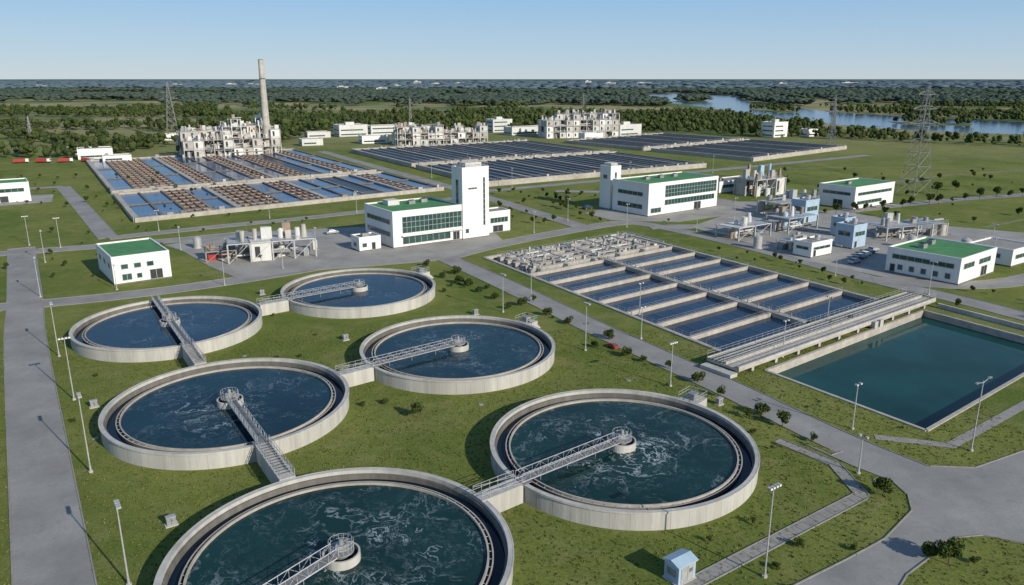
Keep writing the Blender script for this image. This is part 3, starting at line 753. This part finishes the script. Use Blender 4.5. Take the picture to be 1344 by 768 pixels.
shr=[tree('shrub',2.3,166.5,2.2,1.3,1),tree('tree_sapling',-14.4,107,2.8,1.2,2),tree('shrub',38.5,108,2.0,1.3,3)]
for (x,y,h) in ((-10.8,183.6,2.2),(-13.3,186,2.4),(7.7,159,2),(19.4,143.7,2.2),(21.3,133.7,2.0),(31.7,121,2.1),(40.3,104,2.2),(-14.6,196,2.2),(-23.5,204,2),(28,127.5,1.4),(-4,172,1.8),(12,153,1.8),(-18,192,1.7),(34,115,1.6),(-1,164,1.5),(5,170,1.4),(-8,178,1.6),(16,138.5,1.5),(24,131,1.3),(-6,181,1.3),(36,107,1.5),(43,99,1.2)):
    inst(rnd.choice(shr),'shrub',(x,y,0),rnd.uniform(0,360),h/2.2)
tree('tree_sapling',46.2,84.5,2.6,1.3,5,n=1200); tree('tree_sapling',46.6,70.5,2.6,1.5,6,n=1500); tree('tree_sapling',45.2,71.5,2.0,1.2,16,n=1200)
t0=tree('young_tree',190,340,6,2.3,9,.35,700); t1=tree('young_tree',205,352,5,2.2,10,.35,700)
WET=[ARR,POND]
BLD=[(-108,-76,180,215),(105,175,285,330),(104,136,180,216),(-60,5,222,262),(30,90,275,325),(134,156,198,220),(-85,-50,200,225)]
tanks=[(-17.8,69.2),(15,94.7),(-43.5,108.7),(-10,133.8),(-70,148.5),(-36.3,174.9)]
def free(x,y,m=0):
    if any(inpoly(x,y,p) for p in ROADS+WET): return False
    if any(math.hypot(x-a,y-b)<20 for a,b in tanks): return False
    return not any(a-m<x<b+m and c-m<y<d+m for a,b,c,d in BLD)
def scatter(n,x0,x1,y0,y1,src,s0,s1,nm):
    c=0;k=0
    while c<n and k<n*20:
        k+=1; x=rnd.uniform(x0,x1);y=rnd.uniform(y0,y1)
        if free(x,y): inst(rnd.choice(src),nm,(x,y,0),rnd.uniform(0,360),rnd.uniform(s0,s1)); c+=1
scatter(90,120,340,215,430,[t0,t1],.2,.7,'young_tree')
scatter(45,-160,-60,175,310,[t0,t1],.15,.4,'young_tree')
scatter(50,-20,60,255,350,[t0,t1],.25,.6,'young_tree')
scatter(30,60,130,150,260,[t0,t1],.15,.4,'young_tree')
scatter(26,-95,10,60,200,shr,.2,.55,'shrub')
scatter(14,20,60,60,125,shr,.2,.5,'shrub')
scatter(40,-260,-130,290,420,[t0,t1],.2,.6,'young_tree')
for i in range(26):
    t=i/25; x,y=lerp((110,276),(300,366),t); inst(rnd.choice([t0,t1]),'young_tree',(x+rnd.uniform(-2,2),y+6+rnd.uniform(-2,2),0),rnd.uniform(0,360),rnd.uniform(.4,.9))
for i in range(18):
    x,y=lerp((112,158),(150,190),i/17); inst(rnd.choice([t0,t1]),'young_tree',(x+rnd.uniform(-2,2),y+rnd.uniform(-2,2),0),rnd.uniform(0,360),rnd.uniform(.15,.35))
rs=np.random.RandomState(3); V=[];F=[]
cnt=0
while cnt<14000:
    x=rs.uniform(-110,75);y=rs.uniform(56,150)
    if abs(x)>.75*y+5 or any(math.hypot(x-a,y-b)<18.4 for a,b in tanks) or inpoly(x,y,ARR) or inpoly(x,y,POND) or any(inpoly(x,y,p) for p in ROADS): continue
    cnt+=1; s=rs.uniform(.07,.2)
    for k in range(4):
        a=rs.uniform(0,6.28); i=len(V); dx,dy=math.cos(a)*s*.5,math.sin(a)*s*.5; ox,oy=rs.uniform(-.15,.15,2)
        V+=[(x+ox-dx,y+oy-dy,0),(x+ox+dx,y+oy+dy,0),(x+ox+rs.uniform(-s,s)*.5,y+oy+rs.uniform(-s,s)*.5,s)]; F.append((i,i+1,i+2))
me=bpy.data.meshes.new('grass_tufts'); me.from_pydata(V,[],F); me.materials.append(M['tuft']); o=bpy.data.objects.new('grass_tufts',me); sc.collection.objects.link(o)

# woodland
RIV=[(330,1671),(275,1915),(380,2300),(440,2600),(593,2750),(660,2400),(600,2050),(530,1800),(500,1405),(490,1185),(520,1109),(575,967),(640,860),(800,740),(1500,680),(1500,600),(800,590),(560,680),(430,740),(372,830),(345,1080),(345,1445)]
bank=[(330,1671),(345,1445),(345,1080),(372,830),(430,740),(500,705),(560,680)]
CLR=bank+[(x*.86,y*.86) for x,y in bank[::-1]]
ISL=[[(400,1180),(440,1190),(455,1330),(420,1390),(395,1300)],[(440,880),(500,850),(520,880),(450,930)],[(380,1700),(430,1720),(470,1950),(400,1930)]]
mb=MB(); mb.sheet(RIV,.05,'wriver'); mb.obj('river')
mb=MB()
for p_ in ISL: mb.prism(p_,0,.4,'grass')
mb.obj('river_island')
t=(1+5**.5)/2
icoV=np.array([(-1,t,0),(1,t,0),(-1,-t,0),(1,-t,0),(0,-1,t),(0,1,t),(0,-1,-t),(0,1,-t),(t,0,-1),(t,0,1),(-t,0,-1),(-t,0,1)],float); icoV/=np.linalg.norm(icoV[0])
icoF=np.array([(0,11,5),(0,5,1),(0,1,7),(0,7,10),(0,10,11),(1,5,9),(5,11,4),(11,10,2),(10,7,6),(7,1,8),(3,9,4),(3,4,2),(3,2,6),(3,6,8),(3,8,9),(4,9,5),(2,4,11),(6,2,10),(8,6,7),(9,8,1)])
def template(seed,blobs,leaves):
    r=np.random.RandomState(seed);V=[];F=[];o=0
    for b in range(blobs):
        a=r.uniform(0,6.28);q=r.uniform(0,.3) if b else 0
        v=icoV*(1+r.uniform(-.3,.3,(12,1)))*r.uniform(.13,.24)*np.array([1,1,1.1])+np.array([q*math.cos(a),q*math.sin(a),r.uniform(.35,.85)])
        V.append(v);F.append(icoF+o);o+=12
    for l in range(leaves):
        d=r.normal(size=3);d/=np.linalg.norm(d);p=d*np.array([.4,.4,.42])*r.uniform(.75,1.1)+np.array([0,0,.58]); p[2]=max(.12,p[2])
        v=p+r.normal(size=(3,3))*.055; V.append(v);F.append(np.array([[0,1,2]])+o);o+=3
    return np.vstack(V),np.vstack(F)
def forest(name,pts,temps,k):
    Vs=[];Fs=[];o=0;r=np.random.RandomState(5)
    for (x,y,s,sz) in pts:
        v,f=temps[r.randint(len(temps))];a=r.uniform(0,6.28);c,sn=math.cos(a),math.sin(a)
        w=np.empty_like(v);w[:,0]=(v[:,0]*c-v[:,1]*sn)*s+x;w[:,1]=(v[:,0]*sn+v[:,1]*c)*s+y;w[:,2]=v[:,2]*sz
        Vs.append(w);Fs.append(f+o);o+=len(v)
    V=np.vstack(Vs);F=np.vstack(Fs)
    me=bpy.data.meshes.new(name); me.vertices.add(len(V)); me.vertices.foreach_set('co',V.astype(np.float32).ravel())
    me.loops.add(F.size); me.loops.foreach_set('vertex_index',F.astype(np.int32).ravel())
    me.polygons.add(len(F)); me.polygons.foreach_set('loop_start',np.arange(0,F.size,3,dtype=np.int32)); 
    me.update(calc_edges=True); me.validate(); me.materials.append(M[k])
    ob=bpy.data.objects.new(name,me); sc.collection.objects.link(ob)
bx=[-2000,-900,-560,-300,-100,100,250,330,420,560,700,1200]; by=[800,760,800,745,745,750,660,610,580,560,520,450]
def nz(x,y,s): return mnoise.noise(Vector((x*s,y*s,3.3)))
MEAD=[[(-400,1060),(-80,1050),(-110,1550),(-300,1750),(-620,1650)],[(-1000,1300),(-560,1250),(-700,1800),(-1300,1900)],[(560,1450),(800,1400),(800,2150),(640,2100)],[(-760,860),(-330,820),(-300,980),(-700,1060)],[(60,1250),(210,1250),(200,1500),(20,1500)],[(-1500,2300),(-700,2200),(-600,2900),(-1700,3000)],[(-200,2200),(150,2100),(200,2700),(-250,2800)]]
def wooded(x,y):
    if any(inpoly(x,y,m) for m in ISL): return True
    if inpoly(x,y,RIV) or inpoly(x,y,CLR): return False
    if any(inpoly(x,y,m) for m in MEAD): return nz(x,y,.012)>.3
    b=np.interp(x,bx,by)
    if y<b+nz(x,y,.01)*25:
        if x<-180 and y>500: return nz(x,y,.014)>.2
        return False
    return nz(x,y,.0028)+.35*nz(x,y,.011)>-.2 or (x>200 and y<800)
P1=[]
y=500.
while y<1450:
    sp=8.5+ (y-500)*.006; x=-.74*y-30
    while x<.74*y+30:
        xx=x+rnd.uniform(-.5,.5)*sp*1.2;yy=y+rnd.uniform(-.5,.5)*sp*1.2
        if wooded(xx,yy) and rnd.random()<.9:
            h=rnd.uniform(6,12)+2*nz(xx,yy,.02)
            if xx>230 and yy<760: h*=.8
            P1.append((xx,yy,h*rnd.uniform(.9,1.3),h))
        x+=sp
    y+=sp
P2=[]
while y<3300:
    sp=15+(y-1350)*.012; x=-.74*y-30
    while x<.74*y+30:
        xx=x+rnd.uniform(-.6,.6)*sp;yy=y+rnd.uniform(-.6,.6)*sp
        if wooded(xx,yy): P2.append((xx,yy,sp*rnd.uniform(1.3,2.2),rnd.uniform(9,15)))
        x+=sp
    y+=sp
P3=[]
while y<14000:
    sp=45+(y-3300)*.016; x=-.74*y-30
    while x<.74*y+30:
        xx=x+rnd.uniform(-.6,.6)*sp;yy=y+rnd.uniform(-.6,.6)*sp
        if nz(xx,yy,.0012)>-.25: P3.append((xx,yy,sp*rnd.uniform(1.6,3.2),rnd.uniform(14,22)))
        x+=sp
    y+=sp*1.3
forest('woodland',P1,[template(i,5,26) for i in range(8)],'wood1')
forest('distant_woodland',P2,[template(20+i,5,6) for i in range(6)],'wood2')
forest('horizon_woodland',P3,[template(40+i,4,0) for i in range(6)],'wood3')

# ------------------------------------------------------------------ light, sky, camera
w=bpy.data.worlds.new('World'); sc.world=w; w.use_nodes=True; nt=w.node_tree
sky=nt.nodes.new('ShaderNodeTexSky'); sky.sky_type='NISHITA'; sky.sun_disc=False
EL=25; sky.sun_elevation=math.radians(EL); sky.sun_rotation=math.radians(135); sky.air_density=1.0; sky.dust_density=.4; sky.ozone_density=3.0; sky.altitude=50
tc=nt.nodes.new('ShaderNodeTexCoord'); sx=nt.nodes.new('ShaderNodeSeparateXYZ'); nt.links.new(tc.outputs['Generated'],sx.inputs[0])
cr=nt.nodes.new('ShaderNodeValToRGB'); nt.links.new(sx.outputs[2],cr.inputs[0])
el=cr.color_ramp.elements; el[0].position=0; el[0].color=(.60,.70,.76,1); el[1].position=1; el[1].color=(.10,.20,.42,1)
for p_,c_ in ((.03,(.47,.64,.80,1)),(.10,(.30,.53,.82,1)),(.35,(.17,.32,.58,1))):
    e_=el.new(p_); e_.color=c_
sc10=nt.nodes.new('ShaderNodeVectorMath'); sc10.operation='SCALE'; sc10.inputs['Scale'].default_value=9.5; nt.links.new(cr.outputs[0],sc10.inputs[0])
c=mixc(nt,.85,sky.outputs[0],sc10.outputs[0])
nt.links.new(c,nt.nodes['Background'].inputs[0]); nt.nodes['Background'].inputs[1].default_value=.1
sl=bpy.data.lights.new('sun','SUN'); sl.energy=5; sl.angle=math.radians(.5); sl.color=(1,.94,.83)
so=bpy.data.objects.new('sun',sl); sc.collection.objects.link(so)
e=math.radians(EL); so.rotation_euler=Vector((-.71*math.cos(e),.704*math.cos(e),-math.sin(e))).to_track_quat('-Z','Y').to_euler()
so.location=(100,-100,80)
cd=bpy.data.cameras.new('camera'); co=bpy.data.objects.new('camera',cd); sc.collection.objects.link(co)
co.location=(0,0,50); co.rotation_euler=(math.radians(90-15.7),0,0); cd.sensor_width=36; cd.lens=26.79; cd.clip_end=60000; cd.clip_start=.5
sc.camera=co
sc.view_settings.view_transform='Standard'; sc.view_settings.look='None'; sc.view_settings.exposure=0
